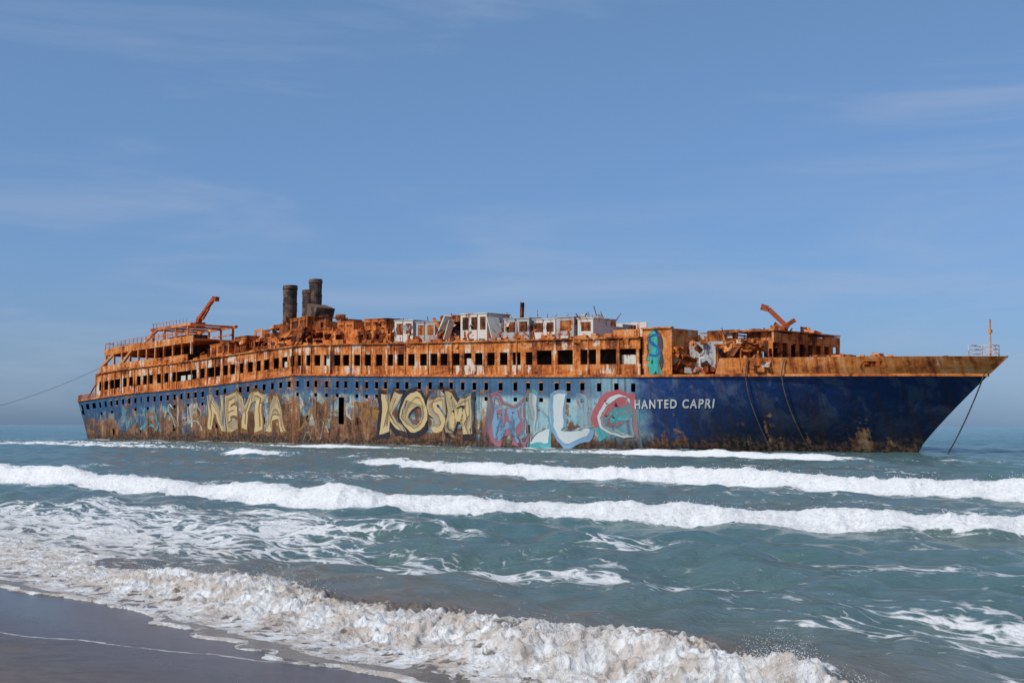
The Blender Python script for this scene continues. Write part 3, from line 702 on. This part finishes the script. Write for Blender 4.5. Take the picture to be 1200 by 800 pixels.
c=k.mix(wet,(0.150,0.112,0.088),(0.058,0.043,0.035)); c=k.mix(k.mapr(n2_,.4,.65,0,.35),c,(0.19,0.15,0.125)); c=k.mix(k.mapr(n3_,.45,.6,0,.35),c,(0.06,0.045,0.037)); c=k.mix(k.mapr(drn,.5,.62,0,.35),c,(0.05,0.038,0.032))
ln=k.math('ABSOLUTE',k.math('ADD',k.math('SUBTRACT',qq,k.math('MULTIPLY',k.math('ADD',pq,4),.71)),k.math('ADD',2.45,k.math('MULTIPLY',k.math('SUBTRACT',n1_,.5),1.6))))
c=k.mix(k.math('MULTIPLY',k.mapr(ln,.07,.015),k.mapr(n3_,.38,.52)),c,(0.5,0.47,0.43))
k.fin(c,k.mapr(wet,0,1,.6,.22,False),k.bump(k.math('ADD',k.math('MULTIPLY',n3_,.7),k.math('MULTIPLY',n2_,.2)),.35,.02),.4)
beach.data.materials.append(k.m)

# ---- spray droplets
pts=[];rad=[]
def spray(mask,n,up,r0,r1):
    w=np.where(mask.ravel())[0]
    if len(w)==0: return
    c=wr.choice(w,n); b=co[c]; u=wr.random(n)**3*up
    j=wr.normal(0,.06,(n,3)); 
    P=b+j; P[:,2]=b[:,2]+u; pts.append(P); rad.append(wr.uniform(r0,r1,n)*(1-.5*u/up))
hot=fbm(X*1.2+50,Y*1.2,2)
spray((sb>.7)&(q>1.2)&(q<2.6)&(pb>.45)&(hot>.6)&(np.abs(T)<.5),6000,.26,.002,.007)
spray((foam>1.)&(q>10)&(q<30)&(np.abs(T)<.5),2000,.2,.006,.016)
spray((foam>1.)&(q>30)&(q<50)&(np.abs(T)<.5),1200,.25,.012,.03)
P=np.concatenate(pts);r=np.concatenate(rad)
ov=np.array([(1,0,0),(-1,0,0),(0,1,0),(0,-1,0),(0,0,1),(0,0,-1)],dtype=np.float32); of=np.array([(0,2,4),(2,1,4),(1,3,4),(3,0,4),(2,0,5),(1,2,5),(3,1,5),(0,3,5)])
V=(P[:,None,:]+ov[None]*r[:,None,None]).reshape(-1,3).astype(np.float32); FF=(of[None]+np.arange(len(P))[:,None,None]*6).reshape(-1,3)
sp=fastmesh('sea_spray',V,FF); sp.data.materials.append(mat_simple('spray_white',(0.8,0.8,0.8),(0.75,0.73,0.7)))

# ------------------------------------------------------------ sky, sun, camera
el,az=math.radians(50),math.radians(234)   # azimuth clockwise from +Y
w=bpy.data.worlds.new('World'); scene.world=w; w.use_nodes=True; nt=w.node_tree; L=nt.links
bg=nt.nodes['Background']; sky=nt.nodes.new('ShaderNodeTexSky'); sky.sky_type='NISHITA'; sky.sun_disc=False; sky.sun_elevation=el; sky.sun_rotation=az
sky.air_density=1.0; sky.dust_density=.6; sky.ozone_density=2.5
tc=nt.nodes.new('ShaderNodeTexCoord'); mp=nt.nodes.new('ShaderNodeMapping'); L.new(tc.outputs['Generated'],mp.inputs[0]); mp.inputs['Scale'].default_value=(1.3,1.3,9); mp.inputs['Rotation'].default_value=(0,math.radians(-4),0)
no=nt.nodes.new('ShaderNodeTexNoise'); L.new(mp.outputs[0],no.inputs['Vector']); no.inputs['Scale'].default_value=1.8; no.inputs['Detail'].default_value=8; no.inputs['Roughness'].default_value=.58; no.inputs['Distortion'].default_value=.5
mr=nt.nodes.new('ShaderNodeMapRange'); mr.interpolation_type='SMOOTHSTEP'; L.new(no.outputs['Fac'],mr.inputs[0]); mr.inputs[1].default_value=.45; mr.inputs[2].default_value=.72; mr.inputs[4].default_value=.42
sx_=nt.nodes.new('ShaderNodeSeparateXYZ'); L.new(tc.outputs['Generated'],sx_.inputs[0])
hz=nt.nodes.new('ShaderNodeMapRange'); L.new(sx_.outputs[2],hz.inputs[0]); hz.inputs[1].default_value=0; hz.inputs[2].default_value=.4
tint=nt.nodes.new('ShaderNodeValToRGB'); L.new(hz.outputs[0],tint.inputs[0]); tint.color_ramp.elements[0].color=(0.30,0.46,0.86,1); tint.color_ramp.elements[1].color=(.74,.86,.93,1); tint.color_ramp.elements[1].position=.9
e2=tint.color_ramp.elements.new(.12); e2.color=(.37,.49,.76,1); e3=tint.color_ramp.elements.new(.35); e3.color=(.48,.60,.80,1)
mu=nt.nodes.new('ShaderNodeMix'); mu.data_type='RGBA'; mu.blend_type='MULTIPLY'; mu.inputs[0].default_value=1; L.new(sky.outputs[0],mu.inputs[6]); L.new(tint.outputs[0],mu.inputs[7])
mx=nt.nodes.new('ShaderNodeMix'); mx.data_type='RGBA'; L.new(mr.outputs[0],mx.inputs[0]); L.new(mu.outputs[2],mx.inputs[6]); mx.inputs[7].default_value=(2.9,3.5,4.8,1)
L.new(mx.outputs[2],bg.inputs[0]); bg.inputs[1].default_value=.13
sl=bpy.data.lights.new('sun','SUN'); sl.energy=3.6; sl.angle=math.radians(.5); sl.color=(1,.95,.87); so=bpy.data.objects.new('sun',sl); scene.collection.objects.link(so)
dv=Vector((math.sin(az)*math.cos(el),math.cos(az)*math.cos(el),math.sin(el))); so.rotation_euler=dv.to_track_quat('Z','Y').to_euler()
cam=bpy.data.cameras.new('camera'); cam.lens=45; cam.sensor_width=36; cam.clip_end=60000; cam.clip_start=.1
cob=bpy.data.objects.new('camera',cam); scene.collection.objects.link(cob)
cob.matrix_world=Matrix.Translation((0,0,2.5))@Matrix.Rotation(math.radians(90+3.72),4,'X')@Matrix.Rotation(math.radians(.13),4,'Z')
scene.camera=cob
print('verts',len(co))
